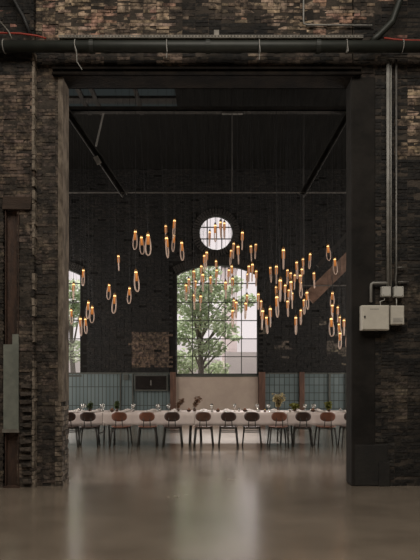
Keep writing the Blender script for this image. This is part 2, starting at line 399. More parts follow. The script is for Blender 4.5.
# windows of the far wall
def arch(x0, x1, z0, zs, rise, n=14):
    cx = (x0+x1)/2; h = (x1-x0)/2; R = (h*h+rise*rise)/(2*rise); a = math.asin(h/R)
    return [(x0, z0), (x1, z0)]+[(cx+R*math.sin(t), zs+rise-R+R*math.cos(t)) for t in [a-2*a*k/n for k in range(n+1)]]
AX0, AX1 = X(176, D3), X(258, D3); AZ0, AZS, RISE = Z(375, D3), Z(274, D3), (274-264)/F*D3
LX1 = X(80.5, D3); LX0 = LX1-(AX1-AX0)
RX, RZ_, RR = X(216, D3), Z(232.5, D3), 17.6/F*D3
circ = lambda r, n=40: [(RX+r*math.cos(2*PI*k/n), RZ_+r*math.sin(2*PI*k/n)) for k in range(n)]
pz0 = 0.0
wb = plate_with_holes('wall_back', [(-8.3,0),(8.3,0),(8.3,HC),(-8.3,HC)], [arch(AX0,AX1,AZ0,AZS,RISE), arch(LX0,LX1,AZ0,AZS,RISE), circ(RR)], 0.3, M['darkwall'])
wb.location.y = D3; struct(wb)
def window_arch(name, x0, x1):
    root = bpy.data.objects.new(name, None); C.objects.link(root); root.location = ((x0+x1)/2, D3+0.1, AZ0); struct(root)
    sh = Matrix.Translation((-(x0+x1)/2, -D3-0.1, -AZ0))
    bm = bmesh.new(); y0, y1 = D3+0.08, D3+0.13; t = 0.028
    def ztop(x):
        cx = (x0+x1)/2; h = (x1-x0)/2; R = (h*h+RISE*RISE)/(2*RISE); return AZS+RISE-R+math.sqrt(max(0, R*R-(x-cx)**2))
    for i in range(6):
        x = x0+(x1-x0)*i/5; e = 0.02 if i in (0, 5) else 0
        box(bm, x-t/2-(e if i == 5 else 0), x+t/2+(e if i == 0 else 0), y0, y1, AZ0, ztop(x))
    for py in (283, 302, 320.3, 338.6, 356.6): box(bm, x0, x1, y0, y1, Z(py,D3)-t/2, Z(py,D3)+t/2)
    box(bm, x0, x1, y0, y1, AZ0, AZ0+0.05)
    pts = arch(x0, x1, AZ0, AZS, RISE)[2:]
    tube(bm, [(a, (y0+y1)/2, b-0.02) for a, b in pts], 0.035, seg=6)
    bm.transform(sh); obj('window_frame', bm, M['frame'], root)
    gz = Z(338.6, D3)
    g = [(a, b) for a, b in arch(x0, x1, gz, AZS, RISE)]
    bm = bmesh.new(); vs = [bm.verts.new((a, D3+0.11, b)) for a, b in g]; bm.faces.new(vs); bm.transform(sh); obj('upper_panes', bm, M['windowglass'], root)
    bm = bmesh.new(); vs = [bm.verts.new(p) for p in ((x0,D3+0.11,AZ0),(x1,D3+0.11,AZ0),(x1,D3+0.11,gz),(x0,D3+0.11,gz))]; bm.faces.new(vs); bm.transform(sh)
    o = obj('lower_panes', bm, M['frosted'], root); o['label'] = 'dusty grey lower panes'
    # outer frame strip and sill
    bm = bmesh.new(); box(bm, x0-0.05, x1+0.05, D3-0.06, D3+0.05, AZ0-0.06, AZ0); bm.transform(sh); obj('window_sill', bm, M['frame'], root)
    return root
window_arch('window_1', AX0, AX1); window_arch('window_2', LX0, LX1)
root = bpy.data.objects.new('window_3', None); C.objects.link(root); root.location = (RX, D3+0.1, RZ_); struct(root)
bm = bmesh.new(); pts = [(r_*math.cos(2*PI*k/40), 0, r_*math.sin(2*PI*k/40)) for r_ in (RR-0.01,) for k in range(40)]
tube(bm, pts, 0.035, seg=6, closed=True)
for dx in (-0.18*1.6, 0.18*1.05):
    h = math.sqrt(RR*RR-dx*dx); box(bm, dx-0.014, dx+0.014, -0.02, 0.03, -h, h)
for dz in (0.2, -0.19):
    h = math.sqrt(RR*RR-dz*dz); box(bm, -h, h, -0.02, 0.03, dz-0.014, dz+0.014)
obj('window_frame', bm, M['frame'], root)
bm = bmesh.new(); bm.faces.new([bm.verts.new((RR*math.cos(2*PI*k/40), 0.01, RR*math.sin(2*PI*k/40))) for k in range(40)]); obj('glass_pane', bm, M['windowglass'], root)
# raised brick ring round it and brick arch over the middle window
bm = bmesh.new()
for k in range(48):
    a = 2*PI*k/48; c = Vector((RX+(RR+0.1)*math.cos(a), D3-0.03, RZ_+(RR+0.1)*math.sin(a)))
    box(bm, c.x-0.10, c.x+0.10, c.y-0.04, c.y+0.05, c.z-0.032, c.z+0.032, rot=Matrix.Rotation(-a, 3, 'Y'), jit=0.004)
struct(obj('trim_5', bm, mat('sooted_brick_ring', (0.02,0.017,0.015), 0.9, col2=(0.035,0.03,0.026), scale=4, bump=0.4)))
bm = bmesh.new()
h = (AX1-AX0)/2; R = (h*h+RISE*RISE)/(2*RISE); A = math.asin(h/R)
for x0, x1 in ((AX0, AX1), (LX0, LX1)):
    for k in range(36):
        a = -A+2*A*(k+0.5)/36; rr = R+0.13; cx = (x0+x1)/2+rr*math.sin(a); cz = AZS+RISE-R+rr*math.cos(a)
        box(bm, cx-0.034, cx+0.034, D3-0.05, D3+0.02, cz-0.12, cz+0.12, rot=Matrix.Rotation(a, 3, 'Y'), jit=0.004)
struct(obj('trim_6', bm, mat('sooted_brick_arch', (0.014,0.012,0.010), 0.9, col2=(0.028,0.023,0.019), scale=4, bump=0.4)))
# bare brick patch on the far wall and dim brick courses elsewhere
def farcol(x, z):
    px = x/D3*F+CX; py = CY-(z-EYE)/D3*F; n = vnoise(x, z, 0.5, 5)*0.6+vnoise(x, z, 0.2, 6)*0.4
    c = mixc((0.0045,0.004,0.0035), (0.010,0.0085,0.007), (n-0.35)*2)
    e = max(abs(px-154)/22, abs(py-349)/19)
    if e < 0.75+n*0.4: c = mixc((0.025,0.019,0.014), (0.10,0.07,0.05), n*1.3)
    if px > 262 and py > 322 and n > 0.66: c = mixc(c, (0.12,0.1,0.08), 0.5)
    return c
FARH = [(AX0-0.12, AX1+0.12, 0, AZS+RISE+0.1), (LX0-0.12, LX1+0.12, 0, AZS+RISE+0.1), (RX-RR-0.12, RX+RR+0.12, RZ_-RR-0.12, RZ_+RR+0.12)]
ZW = Z(374, D3)     # top of the tiled dado
struct(bricks('wall_back_bricks', [(-7.9, 7.9, ZW, HC, D3-0.03)], M['brick'], farcol, holes=FARH, bl=0.25, bh=0.068, depth=0.04, rough=0.006, miss=0.02))
# dado: tiled panels, pilasters and the beige infill below the window
def panel(x0, x1, z0, z1, m, y=D3-0.05): return struct(obj('dado_panel', bx(X(x0,D3), X(x1,D3), y, D3, z0, z1), m))
panel(-20, 121, 0, ZW, M['longtiles']); panel(133, 170.5, 0, ZW, M['longtiles']); panel(121, 133, 0, ZW+0.03, M['longtiles'], D3-0.08)
panel(265, 298.5, 0, ZW, M['tiles']); panel(304.5, 328, 0, ZW, M['tiles']); panel(330, 345, 0, ZW, M['tiles']); panel(350, 440, 0, ZW, M['tiles'])
struct(obj('window_apron', bx(AX0, AX1, D3-0.03, D3, 0, AZ0-0.06), M['beige']))
for a, b, t in ((170.5, 176, 372), (258.5, 265, 372), (299, 304, 372)):
    struct(obj('pilaster', bx(X(a,D3), X(b,D3), D3-0.14, D3, 0, Z(t,D3), bev=0.01), M['woodpost']))
for a, b in ((328, 330), (120.2, 121.4), (132.6, 133.8), (345, 350)):
    struct(obj('dado_post', bx(X(a,D3), X(b,D3), D3-0.12, D3-0.05 if a != 345 else D3, 0, ZW+0.02), M['frame']))
struct(obj('dado_cap', bx(X(-20,D3), X(170,D3), D3-0.09, D3, ZW, ZW+0.05), M['frame'])); struct(obj('dado_cap', bx(X(265,D3), X(440,D3), D3-0.09, D3, ZW, ZW+0.04), M['frame']))
# roof with a dusty roof light
SX0, SX1, SY0, SY1 = -4.6, X(178, 14.6), 13.3, 14.75
bm = bmesh.new()
box(bm, -8.3, SX0, D2+TH, D3+0.3, HC, HC+0.15); box(bm, SX1, 8.3, D2+TH, D3+0.3, HC, HC+0.15)
box(bm, SX0, SX1, D2+TH, SY0, HC, HC+0.15); box(bm, SX0, SX1, SY1, D3+0.3, HC, HC+0.15)
xx = -8
while xx < 8:
    if not (SX0-0.1 < xx < SX1+0.1): box(bm, xx, xx+0.012, D2+TH, D3, HC-0.004, HC)
    xx += 0.3
struct(obj('ceiling', bm, M['planks']))
sk = bpy.data.objects.new('skylight', None); C.objects.link(sk); sk.location = (0,0,HC); struct(sk)
dm = bpy.data.materials.new('grimy_skylight_glass'); dm.use_nodes = True
tn = dm.node_tree.nodes.new('ShaderNodeBsdfTranslucent'); tn.inputs[0].default_value = (0.085,0.095,0.095,1); dm.node_tree.links.new(tn.outputs[0], dm.node_tree.nodes['Material Output'].inputs[0])
bm = bmesh.new(); box(bm, SX0, SX1, SY0, SY1, 0.05, 0.06); obj('glass_pane', bm, dm, sk)
bm = bmesh.new()
box(bm, SX0, SX1, 13.88, 14.15, -0.02, 0.05)
for q in (83, 96, 138): box(bm, X(q,14)-0.05, X(q,14)+0.05, SY0, SY1, -0.03, 0.05)
obj('glazing_bars', bm, M['blacksteel'], sk)
for y in (11.2,):
    bm = bmesh.new(); box(bm, -8, 8, y-0.07, y+0.07, HC-0.3, HC-0.27); box(bm, -8, 8, y-0.01, y+0.01, HC-0.27, HC-0.05); box(bm, -8, 8, y-0.07, y+0.07, HC-0.05, HC-0.02)
    struct(obj('roof_beam', bm, M['blacksteel']))
# roof truss
DT = 13.0; zt = Z(192.5, DT); ztop = 7.85
tr = bpy.data.objects.new('roof_truss', None); C.objects.link(tr); tr.location = (0, DT, zt); struct(tr)
def tp(p): return Vector(p)-Vector((0, DT, zt))
obj('tie_rod', tb([tp((-8,DT,zt)), tp((8,DT,zt))], 0.018), M['dimmetal'], tr)
obj('hanger_rod', tb([tp((X(232,DT),DT,zt)), tp((X(232,DT),DT,ztop-0.15))], 0.013), M['dimmetal'], tr)
obj('hanger_plate', bx(X(222,DT), X(243,DT), -0.04, 0.04, ztop-zt-0.17, ztop-zt-0.13), M['dimmetal'], tr)
bm = bmesh.new(); box(bm, -8, 8, -0.09, -0.06, ztop-zt-0.13, ztop-zt-0.03); box(bm, -8, 8, -0.09, 0.09, ztop-zt-0.13, ztop-zt-0.11); obj('top_chord', bm, M['blacksteel'], tr)
def bar(bm, p, q, wd, th):
    p = Vector(p); q = Vector(q); d = q-p; c = (p+q)/2; ang = math.atan2(d.x, d.z)
    box(bm, c.x-wd/2, c.x+wd/2, c.y-th/2, c.y+th/2, c.z-d.length/2, c.z+d.length/2, rot=Matrix.Rotation(ang, 3, 'Y'))
for a, b, hi in (((60,105),(122,196), 1), ((356,105),(304,196), -1)):
    bm = bmesh.new(); p = tp(P(*a, DT)); q = tp(P(*b, DT)); bar(bm, p, q, 0.03, 0.20); o = Vector((0.10*hi, 0, 0.06)); bar(bm, p+o, q+o, 0.025, 0.2); bar(bm, p+o/2, q+o/2, 0.12, 0.02)
    obj('strut', bm, M['strutmetal'], tr)
obj('bracing_rod', tb([tp(P(103.5,113,DT-0.2)), tp(P(96,146,DT-0.2))], 0.02), M['conduit'], tr)
obj('gusset_plate', bx(X(96,DT), X(101,DT), -0.13, -0.10, Z(166,DT)-zt, Z(158,DT)-zt, rot=Matrix.Rotation(-0.5,3,'Y')), M['galv'], tr)

# brown timber brace on a post behind the right pier
DB = 14.6
br = bpy.data.objects.new('timber_brace', None); C.objects.link(br); br.location = (X(372,DB), DB, 0); struct(br)
ob = Vector((X(372,DB), DB, 0))
obj('post', bx(-0.14, 0.14, 0.0, 0.28, 0, HC), M['timber'], br)
bm = bmesh.new(); bar(bm, P(308,299,DB)-ob-Vector((0,.1,0)), P(372,236,DB)-ob-Vector((0,.1,0)), 0.34, 0.14); obj('brace', bm, M['brace'], br)
bm = bmesh.new(); bar(bm, P(318,266,DB)-ob-Vector((0,-.05,0)), P(372,207,DB)-ob-Vector((0,-.05,0)), 0.10, 0.1); obj('upper_rail', bm, M['strutmetal'], br)
obj('cross_pipe', tb([P(303,285.5,DB-0.2)-ob, P(372,285.5,DB-0.2)-ob], 0.018), M['dimmetal'], br)

obj('hanger_rod', tb([P(303.5,296,DB)-ob, Vector((P(303.5,296,DB).x, DB, HC))-ob], 0.02), M['strutmetal'], br)
# ------------------------------------------------------------------ outside the windows
def foliage(bm, c, rx, ry, rz, n, size, rr):
    for _ in range(n):
        while True:
            v = Vector((rr.uniform(-1,1), rr.uniform(-1,1), rr.uniform(-1,1)))
            if v.length < 1: break
        p = Vector((c[0]+v.x*rx, c[1]+v.y*ry, c[2]+v.z*rz)); s = size*rr.uniform(0.6,1.4)
        m = Matrix.Rotation(rr.uniform(0,6.3),3,'Z') @ Matrix.Rotation(rr.uniform(-1.3,1.3),3,'X') @ Matrix.Rotation(rr.uniform(-1,1),3,'Y')
        bm.faces.new([bm.verts.new(p+m@Vector(q)*s) for q in ((-1,0,0),(-0.3,0.42,0.1),(0.6,0.35,0.05),(1.1,0,-0.15),(0.6,-0.35,0.05),(-0.3,-0.42,0.1))])
def tree(label, base, h, blobs, seed, n, size):
    rr = random.Random(seed); t = thing('tree', label, 'tree', base, 'trees in the yard')
    b = Vector(base); bm = bmesh.new()
    tube(bm, [(0,0,0), (0.05,0.0,h*0.3), (-0.05,0,h*0.6), (0.1,0,h*0.95)], 0.1, radii=[0.16,0.12,0.08,0.03])
    for (c, r) in blobs:
        q = P(c[0], c[1], c[2])-b; tube(bm, [(0,0,q.z*0.55), (q.x*0.5,q.y*0.5,q.z*0.8), tuple(q)], 0.03, seg=6, radii=[0.05,0.035,0.015])
    obj('trunk', bm, M['bark'], t)
    bm = bmesh.new()
    for (c, r) in blobs:
        q = P(c[0], c[1], c[2])-b; foliage(bm, q, r[0], r[1], r[2], int(n*r[0]*r[2]), size, rr)
    obj('crown', bm, M['leaf'], t)
tree('leafy green tree in the yard, seen through the middle arched window', (X(200,24), 24, -0.05), 6.8,
     [((185,276,24),(0.7,0.7,0.5)), ((206,272,24.6),(0.7,0.6,0.4)), ((190,300,23.6),(1.0,0.8,0.7)), ((215,292,24.4),(0.8,0.7,0.55)), ((236,284,25),(0.35,0.5,0.35)),
      ((205,318,23.8),(1.1,0.8,0.6)), ((232,306,24.5),(0.6,0.5,0.35)), ((226,330,24),(0.6,0.5,0.35)), ((185,332,24.5),(0.9,0.7,0.6)), ((208,348,24),(0.9,0.7,0.45)), ((248,300,25),(0.5,0.4,0.3)),
      ((184,362,25),(0.9,0.6,0.6)), ((215,368,25.5),(0.7,0.5,0.35)), ((236,338,24.6),(0.3,0.3,0.15))], 3, 950, 0.10)
tree('leafy green tree in the yard, seen through the window beside the left pier', (X(72,25), 25, -0.05), 6.0,
     [((74,290,25),(0.6,0.6,0.5)), ((68,315,25),(0.8,0.7,0.6)), ((82,305,25.4),(0.5,0.6,0.5)), ((50,300,25),(1.1,0.8,0.9)), ((72,352,25),(0.9,0.7,0.5)), ((40,350,25),(1.0,0.7,0.7))], 5, 800, 0.10)
bd = thing('pale_building', 'pale rendered building across the yard, seen through the middle arched window', 'building', (X(237,38), 38, -0.05))
bm = bmesh.new(); box(bm, X(222,38)-X(237,38), X(237,38)-X(237,38), 0, 5, 0, 9.0); obj('wall', bm, M['render'], bd)
bm = bmesh.new(); box(bm, X(221,38)-X(237,38), X(238,38)-X(237,38), -0.2, 5.2, 9.0, 9.4); obj('roof', bm, M['roof'], bd)
gw = obj('garage', bx(X(226,33), X(330,33), 33, 37.5, -0.05, Z(352,33)), M['greyrender']); tag(gw, 'low grey rendered outbuilding behind the tree, lower panes of the arched window', 'building')
gd = obj('garden_wall', bx(-22, X(220,34), 34, 34.3, -0.05, 2.6), M['greyrender']); tag(gd, 'grey garden wall across the yard behind the trees', 'wall')

# ------------------------------------------------------------------ front wall: pipe, tray, cables, conduits, boxes
YP = D2-0.24
zp = Z(46.5, YP)
pr = thing('overhead_pipe', 'thick dark green pipe running across the wall above the opening', 'pipe', (0, YP, zp))
obj('pipe', tb([(-6,0,0),(6,0,0)], 0.078, seg=20), M['pipe'], pr, smooth=True)
for x in (X(92,YP), X(208,YP), X(318,YP)): obj('flange', tb([(x-0.03,0,0),(x+0.03,0,0)], 0.092, seg=20), M['pipe'], pr)
ct = thing('cable_tray', 'perforated pale metal cable tray lying on top of the overhead pipe', 'cable tray', (0, YP, zp+0.082))
bm = bmesh.new(); x0, x1 = X(60,YP), X(362,YP); n = int((x1-x0)/0.045)
box(bm, x0, x1, -0.075, -0.068, 0.0, 0.012); box(bm, x0, x1, -0.075, -0.068, 0.028, 0.036); box(bm, x0, x1, -0.075, 0.03, -0.002, 0.003)
for k in range(n): box(bm, x0+k*0.045, x0+k*0.045+0.02, -0.075, -0.068, 0.010, 0.030)
obj('tray', bm, M['galv'], ct)
obj('lug', bx(X(214,YP), X(219,YP), -0.07, 0.0, 0.04, 0.11), M['galv'], ct)
HG = [(4.5, 48, 'at the left end above the buttress'), (76, 72, 'above the left jamb of the opening'), (167, 60, 'between the left jamb and the round window'), (259, 62, 'just past the middle of the opening'), (346, 55, 'above the right jamb of the opening'), (402, 52, 'right of the wall conduits')]
for px, ye, wh in HG:
    x = X(px, YP); t = thing('pipe_hanger', 'thin pale wire hanger on the overhead pipe, '+wh, 'pipe hanger', (x, YP, zp), 'hangers on the overhead pipe')
    pts = [(0.0, 0.088*math.cos(a), 0.088*math.sin(a)) for a in [2*PI*k/16 for k in range(16)]]
    obj('strap', tb(pts, 0.006, closed=True, seg=6), M['conduit'], t)
    zl = Z(ye, YP)-zp
    if ye > 53:
        s = 1 if px < 100 else 0
        obj('loose_end', tb([(0,-0.09,-0.02), (0.01+0.02*s,-0.09,-0.12), (0.03*s+0.0,-0.07,zl*0.7), (0.10*s,-0.06,zl)], 0.006, seg=6), M['conduit'], t)
def wire(name, pts, r, m, label, cat): return tag(obj(name, tb([P(*p) for p in pts], r, seg=8), m, smooth=True), label, cat)
wire('red_cable', [(-30,33,YP-.05),(0,33,YP-.05),(20,33.5,YP-.05),(38,36,YP-.05),(46,38.5,YP-.03)], 0.013, M['redcable'], 'red cable running onto the overhead pipe at its left end', 'cable')
wire('red_cable', [(384,38,YP-.03),(395,39.5,YP-.05),(410,40.5,YP-.05),(450,41,YP-.05)], 0.013, M['redcable'], 'red cable along the top of the overhead pipe at its right end', 'cable')
wire('iron_rod', [(-2,19,YP-.08),(9,32,YP-.09),(12,39,YP-.09)], 0.010, M['galv'], 'thin iron rod slanting down onto the left end of the pipe', 'rod')
wire('thick_black_hose', [(0,-20,D2-.2),(14,0,D2-.2),(24,18,D2-.2),(30,34,D2-.2)], 0.03, M['wire'], 'thick black hose hanging down in the upper left corner', 'hose')
wire('wall_conduit', [(303.5,-40,D2-.04),(303.5,20,D2-.04),(304,24,D2-.04),(307,24.8,D2-.04),(372,25.5,D2-.04)], 0.012, M['conduit'], 'thin conduit bending from vertical to horizontal on the bricks above the pipe', 'conduit')
wire('branch_pipe', [(372,42,YP),(378,36,YP),(392,22,YP),(400,0,YP),(402,-30,YP)], 0.05, M['pipe'], 'dark branch pipe rising obliquely from the overhead pipe beside the right-hand red cable', 'pipe')
YC = D2-0.05
wire('wall_conduit', [(388,60,YC),(388,286,YC)], 0.026, M['conduit'], 'thickest pale vertical conduit on the right pier, leading down to the junction boxes', 'conduit')
wire('wall_conduit', [(391,60,YC),(391,287,YC)], 0.010, M['conduit'], 'thin pale conduit hugging the thickest vertical conduit', 'conduit')
wire('wall_conduit', [(396.3,58,YC),(396.3,272,YC),(395.5,280,YC),(396.5,287,YC)], 0.014, M['dimmetal'], 'slim darker vertical conduit nearest the bare brick patch', 'conduit')
wire('wall_conduit', [(387,283,YC-.02),(373,283,YC-.02),(371.2,284.5,YC-.02),(371,287,YC-.02),(371,302,YC-.02)], 0.020, M['conduit'], 'short angled conduit entering the top of the large electrical cabinet', 'conduit')
wire('wall_conduit', [(397,267.5,YC),(406,267.5,YC)], 0.012, M['dimmetal'], 'upper of two short horizontal stubs beside the slim conduit', 'conduit')
wire('wall_conduit', [(398,282,YC),(409,282,YC)], 0.012, M['dimmetal'], 'lower of two short horizontal stubs beside the slim conduit', 'conduit')
wire('conduit_rail', [(378,57.5,YC-.03),(430,59,YC-.03)], 0.014, M['dimmetal'], 'thin horizontal rail crossing above the vertical conduits', 'rail')
def ebox(name, label, a, b, c, d, dep, cat, door=True, m='cabinet'):
    x0, x1, z0, z1 = X(a,D2), X(b,D2), Z(d,D2), Z(c,D2); t = thing(name, label, cat, ((x0+x1)/2, D2-0.022, z0))
    hw = (x1-x0)/2; h = z1-z0
    obj('housing', bx(-hw, hw, -dep, 0.0, 0, h, bev=0.008), M[m], t)
    if door:
        dr = obj('door', bx(-hw+0.012, hw-0.012, -dep-0.012, -dep, 0.012, h-0.012, bev=0.004), M[m], t)
        return t, hw, h, dr
    obj('lid', bx(-hw+0.006, hw-0.006, -dep-0.01, -dep, 0.006, h-0.006, bev=0.006), M[m], t)
    for sx in (-1, 1):
        for zz in (0.022, h-0.022): obj('screw', bx(sx*(hw-0.022)-0.004, sx*(hw-0.022)+0.004, -dep-0.013, -dep-0.009, zz-0.004, zz+0.004), M['wire'], t)
    return t, hw, h, None
t, hw, h, dr = ebox('electrical_cabinet', 'large cream electrical cabinet with a hinged door on the right pier', 359, 386, 306.5, 331, 0.13, 'electrical cabinet')
o = obj('door_lock', bx(-hw+0.03, -hw+0.05, -0.155, -0.142, h*0.5, h*0.5+0.025), M['wire'], dr)
bm = bmesh.new()
for k in range(7): box(bm, -0.08+k*0.018, -0.068+k*0.018, -0.1435, -0.142, h-0.062, h-0.052)
o = obj('printed_marks', bm, mat('grey_ink', (0.12,0.11,0.1), 0.7), t)
t, hw, h, dr = ebox('meter_box', 'smaller cream meter box hanging close beside the large electrical cabinet', 388, 401.5, 306.5, 325.5, 0.10, 'electrical box')
o = obj('paper_label', bx(-hw+0.025, hw-0.025, -0.1145, -0.112, 0.03, 0.10), mat('white_paper', (0.42,0.40,0.36), 0.8), t)
bm = bmesh.new()
for k in range(3): box(bm, -hw+0.035, hw-0.035-0.02*k, -0.1155, -0.1145, 0.045+k*0.017, 0.05+k*0.017)
obj('printed_lines', bm, mat('grey_ink_lines', (0.15,0.14,0.12), 0.7), t)
ebox('junction_box', 'small pale junction box under the thickest conduit, above the electrical cabinet', 379.5, 389, 287.5, 297.5, 0.08, 'junction box', False, 'plasticgrey')
ebox('junction_box', 'small pale junction box under the slim conduit, above the meter box', 392, 401.5, 287.5, 298, 0.08, 'junction box', False, 'plasticgrey')
wire('box_lead', [(384,297,YC-.02),(384.5,300,YC-.02),(380,301.5,YC-.03),(381,306.5,YC-.04)], 0.006, M['plasticgrey'], 'short curved lead from junction box down into the large cabinet', 'cable')
wire('box_lead', [(396.5,297,YC-.02),(396.5,306.5,YC-.04)], 0.007, M['plasticgrey'], 'short straight lead joining junction box and meter box', 'cable')

# ------------------------------------------------------------------ niche: lintel, rusty column, grey green sheet
yl = D2-0.12
struct(obj('niche_lintel', bx(X(6,D2), X(34,D2), yl-0.03, D2+0.1, Z(212,D2), Z(199.5,D2), jit=0.01, bev=0.006), M['timber']))
cl = thing('steel_column', 'rusty steel column standing in the dark niche of the left buttress', 'column', (X(14.8,D2), D2-0.04, 0))
bm = bmesh.new(); w_ = X(20.5,D2)-X(7,D2)
box(bm, -w_/2, w_/2, -0.006, 0.006, 0, NZ+0.04); box(bm, -w_/2, -w_/2+0.012, -0.08, 0.08, 0, NZ+0.04); box(bm, w_/2-0.012, w_/2, -0.08, 0.08, 0, NZ+0.04)
obj('shaft', bm, M['rust'], cl)
obj('base_plate', bx(-w_/2-0.02, w_/2+0.02, -0.11, 0.11, 0, 0.02), M['rust'], cl)
gs = thing('sheet_metal_cover', 'grey green sheet metal cover fixed over the lower rusty column in the niche', 'metal cover', (X(14.8,D2), D2-0.145, 0))
zs0, zs1 = Z(430,D2), Z(345,D2); zs2 = Z(335,D2)
bm = bmesh.new()
vs = [(-w_/2-0.01,zs0),(w_/2+0.01,zs0),(w_/2+0.01,zs2),(0.02,zs2),(0.02,zs1),(-w_/2-0.01,zs1)]
f = bm.faces.new([bm.verts.new((a,-0.012,b)) for a, b in vs]); r = bmesh.ops.extrude_face_region(bm, geom=[f])
for v in [g for g in r['geom'] if isinstance(g, bmesh.types.BMVert)]: v.co.y += 0.024
bmesh.ops.recalc_face_normals(bm, faces=bm.faces)
obj('sheet', bm, M['greenpanel'], gs)
obj('clamp', bx(-w_/2-0.02, w_/2+0.02, -0.03, 0.0, zs0-0.02, zs0+0.03), M['galv'], gs)

# ------------------------------------------------------------------ tables
TZ = 0.745; TY0, TY1 = 12.98, 13.86
bounds = [11, 103, 195, 287, 379]; where = ['at the far left end, behind the left pier', 'left of the middle arched window', 'below the middle arched window', 'at the right end, partly hidden by the right pier']
tabs = []
for i in range(4):
    x0, x1 = X(bounds[i],TY0)+0.005, X(bounds[i+1],TY0)-0.005; cx = (x0+x1)/2; hx = (x1-x0)/2
    t = thing('trestle_table', 'trestle table under pale cloth, '+where[i], 'table', (cx, (TY0+TY1)/2, 0), 'banquet tables set end to end')
    hy = (TY1-TY0)/2
    obj('tabletop', bx(-hx+0.01, hx-0.01, -hy+0.02, hy-0.02, TZ-0.035, TZ-0.006), M['woodpost'], t)
    for sx in (-1, 1):
        for sy in (-1, 1):
            xx = sx*(hx-0.10); yy = sy*(hy-0.14)
            obj('leg', tb([(xx, yy, TZ-0.04), (xx-sx*0.03, yy+sy*0.05, 0)], 0.02), M['chairleg'], t)
        obj('crossbar', tb([(sx*(hx-0.11), -hy+0.12, 0.25), (sx*(hx-0.11), hy-0.12, 0.25)], 0.013), M['chairleg'], t)
    # cloth
    rr = random.Random(i+20); ph = [rr.uniform(0,6) for _ in range(6)]
    nx = 90; lev = [0, .25, .5, .75, 1]
    bm = bmesh.new(); prof = []
    zb = 0.455+rr.uniform(-0.01,0.01)
    for s in lev[::-1]: prof.append(('f', s))
    ny = 8
    for k in range(1, ny): prof.append(('t', k/ny))
    for s in lev: prof.append(('b', s))
    grid = []
    for a in range(nx+1):
        u = a/nx; xl = -hx+2*hx*u; row = []
        for kind, s in prof:
            wv = (math.sin(u*31+ph[0])*0.5+math.sin(u*57+ph[1])*0.35+math.sin(u*13+ph[2])*0.5)*0.016
            if kind == 'f': row.append(bm.verts.new((xl, -hy-0.012-abs(s)*0.02-wv*s, TZ-(TZ-zb)*s+0.004*math.sin(u*9+ph[3])*s)))
            elif kind == 'b': row.append(bm.verts.new((xl, hy+0.012+abs(s)*0.02+wv*s, TZ-(TZ-zb)*s)))
            else: row.append(bm.verts.new((xl, -hy+2*hy*s, TZ)))
        grid.append(row)
    for a in range(nx):
        for b in range(len(prof)-1): bm.faces.new((grid[a][b], grid[a+1][b], grid[a+1][b+1], grid[a][b+1]))
    bmesh.ops.recalc_face_normals(bm, faces=bm.faces)
    o = obj('tablecloth', bm, M['cloth'], None, (cx, (TY0+TY1)/2, 0), smooth=True)
    sm = o.modifiers.new('thickness', 'SOLIDIFY'); sm.thickness = 0.002; sm.offset = 1
    tag(o, 'pale linen tablecloth on the table '+where[i], 'tablecloth', 'tablecloths'); tabs.append(o)

# ------------------------------------------------------------------ chairs
def oval(w, h, th, bend, n=28, rings=5, e=2.6):
    """upright curved superellipse plate, facing y"""
    bm = bmesh.new(); L = []
    for sy in (-th/2, th/2):
        lay = []
        for r in range(1, rings+1):
            k = r/rings*(1 if r < rings else 1.0); ring = []
            for i in range(n):
                a = 2*PI*i/n; c, s = math.cos(a), math.sin(a)
                x = w/2*k*math.copysign(abs(c)**(2/e), c); z = h/2*k*math.copysign(abs(s)**(2/e), s)
                ring.append(bm.verts.new((x, sy*(1 if r < rings else 0.5)+bend*(x/(w/2))**2, z)))
            lay.append(ring)
        c0 = bm.verts.new((0, sy, 0)); L.append((c0, lay))
    for c0, lay in L:
        for i in range(n):
            bm.faces.new((c0, lay[0][i], lay[0][(i+1) % n]))
            for r in range(rings-1): bm.faces.new((lay[r][i], lay[r+1][i], lay[r+1][(i+1) % n], lay[r][(i+1) % n]))
    for i in range(n): bm.faces.new((L[0][1][-1][i], L[0][1][-1][(i+1) % n], L[1][1][-1][(i+1) % n], L[1][1][-1][i]))
    bmesh.ops.recalc_face_normals(bm, faces=bm.faces); return bm
def make_chair(label, m, hbar):
    t = thing('dining_chair', label, 'chair', group='chairs along the near side of the banquet table')
    b = oval(0.35, 0.215, 0.016, 0.045)
    b.transform(Matrix.Translation((0,-0.235,0.69)) @ Matrix.Rotation(math.radians(8), 4, 'X'))
    obj('backrest', b, M[m], t, smooth=True)
    s = oval(0.43, 0.41, 0.02, -0.012, e=3.4); s.transform(Matrix.Translation((0,0,0.452)) @ Matrix.Rotation(-PI/2, 4, 'X'))
    obj('seat', s, M[m], t, smooth=True)
    for sx in (-1, 1):
        obj('back_post', tb([(sx*0.075,-0.10,0.435),(sx*0.078,-0.17,0.445),(sx*0.076,-0.21,0.50),(sx*0.07,-0.225,0.60),(sx*0.065,-0.222,0.70)], 0.010), M['chairleg'], t, smooth=True)
        for sy in (-1, 1):
            obj('leg', tb([(sx*0.175, sy*0.15, 0.44), (sx*0.215, sy*0.19, 0.0)], 0.016, radii=[0.020, 0.015]), M['chairleg'], t, smooth=True)
    bm = bmesh.new(); z = 0.415
    fr = [(-0.16,-0.15,z),(0.16,-0.15,z),(0.16,0.15,z),(-0.16,0.15,z)]
    tube(bm, fr, 0.011, closed=True); obj('seat_frame', bm, M['chairleg'], t)
    if hbar:
        bm = bmesh.new(); tube(bm, [(-0.17,-0.158,0.34),(0.17,-0.158,0.34)], 0.010); tube(bm, [(-0.17,0.158,0.34),(0.17,0.158,0.34)], 0.010)
        obj('stretcher', bm, M['chairleg'], t)
    return t
def copy_tree(o, parent=None):
    c = o.copy(); C.objects.link(c)
    if parent: c.parent = parent
    for ch in [k for k in o.children]: copy_tree(ch, c)
    return c
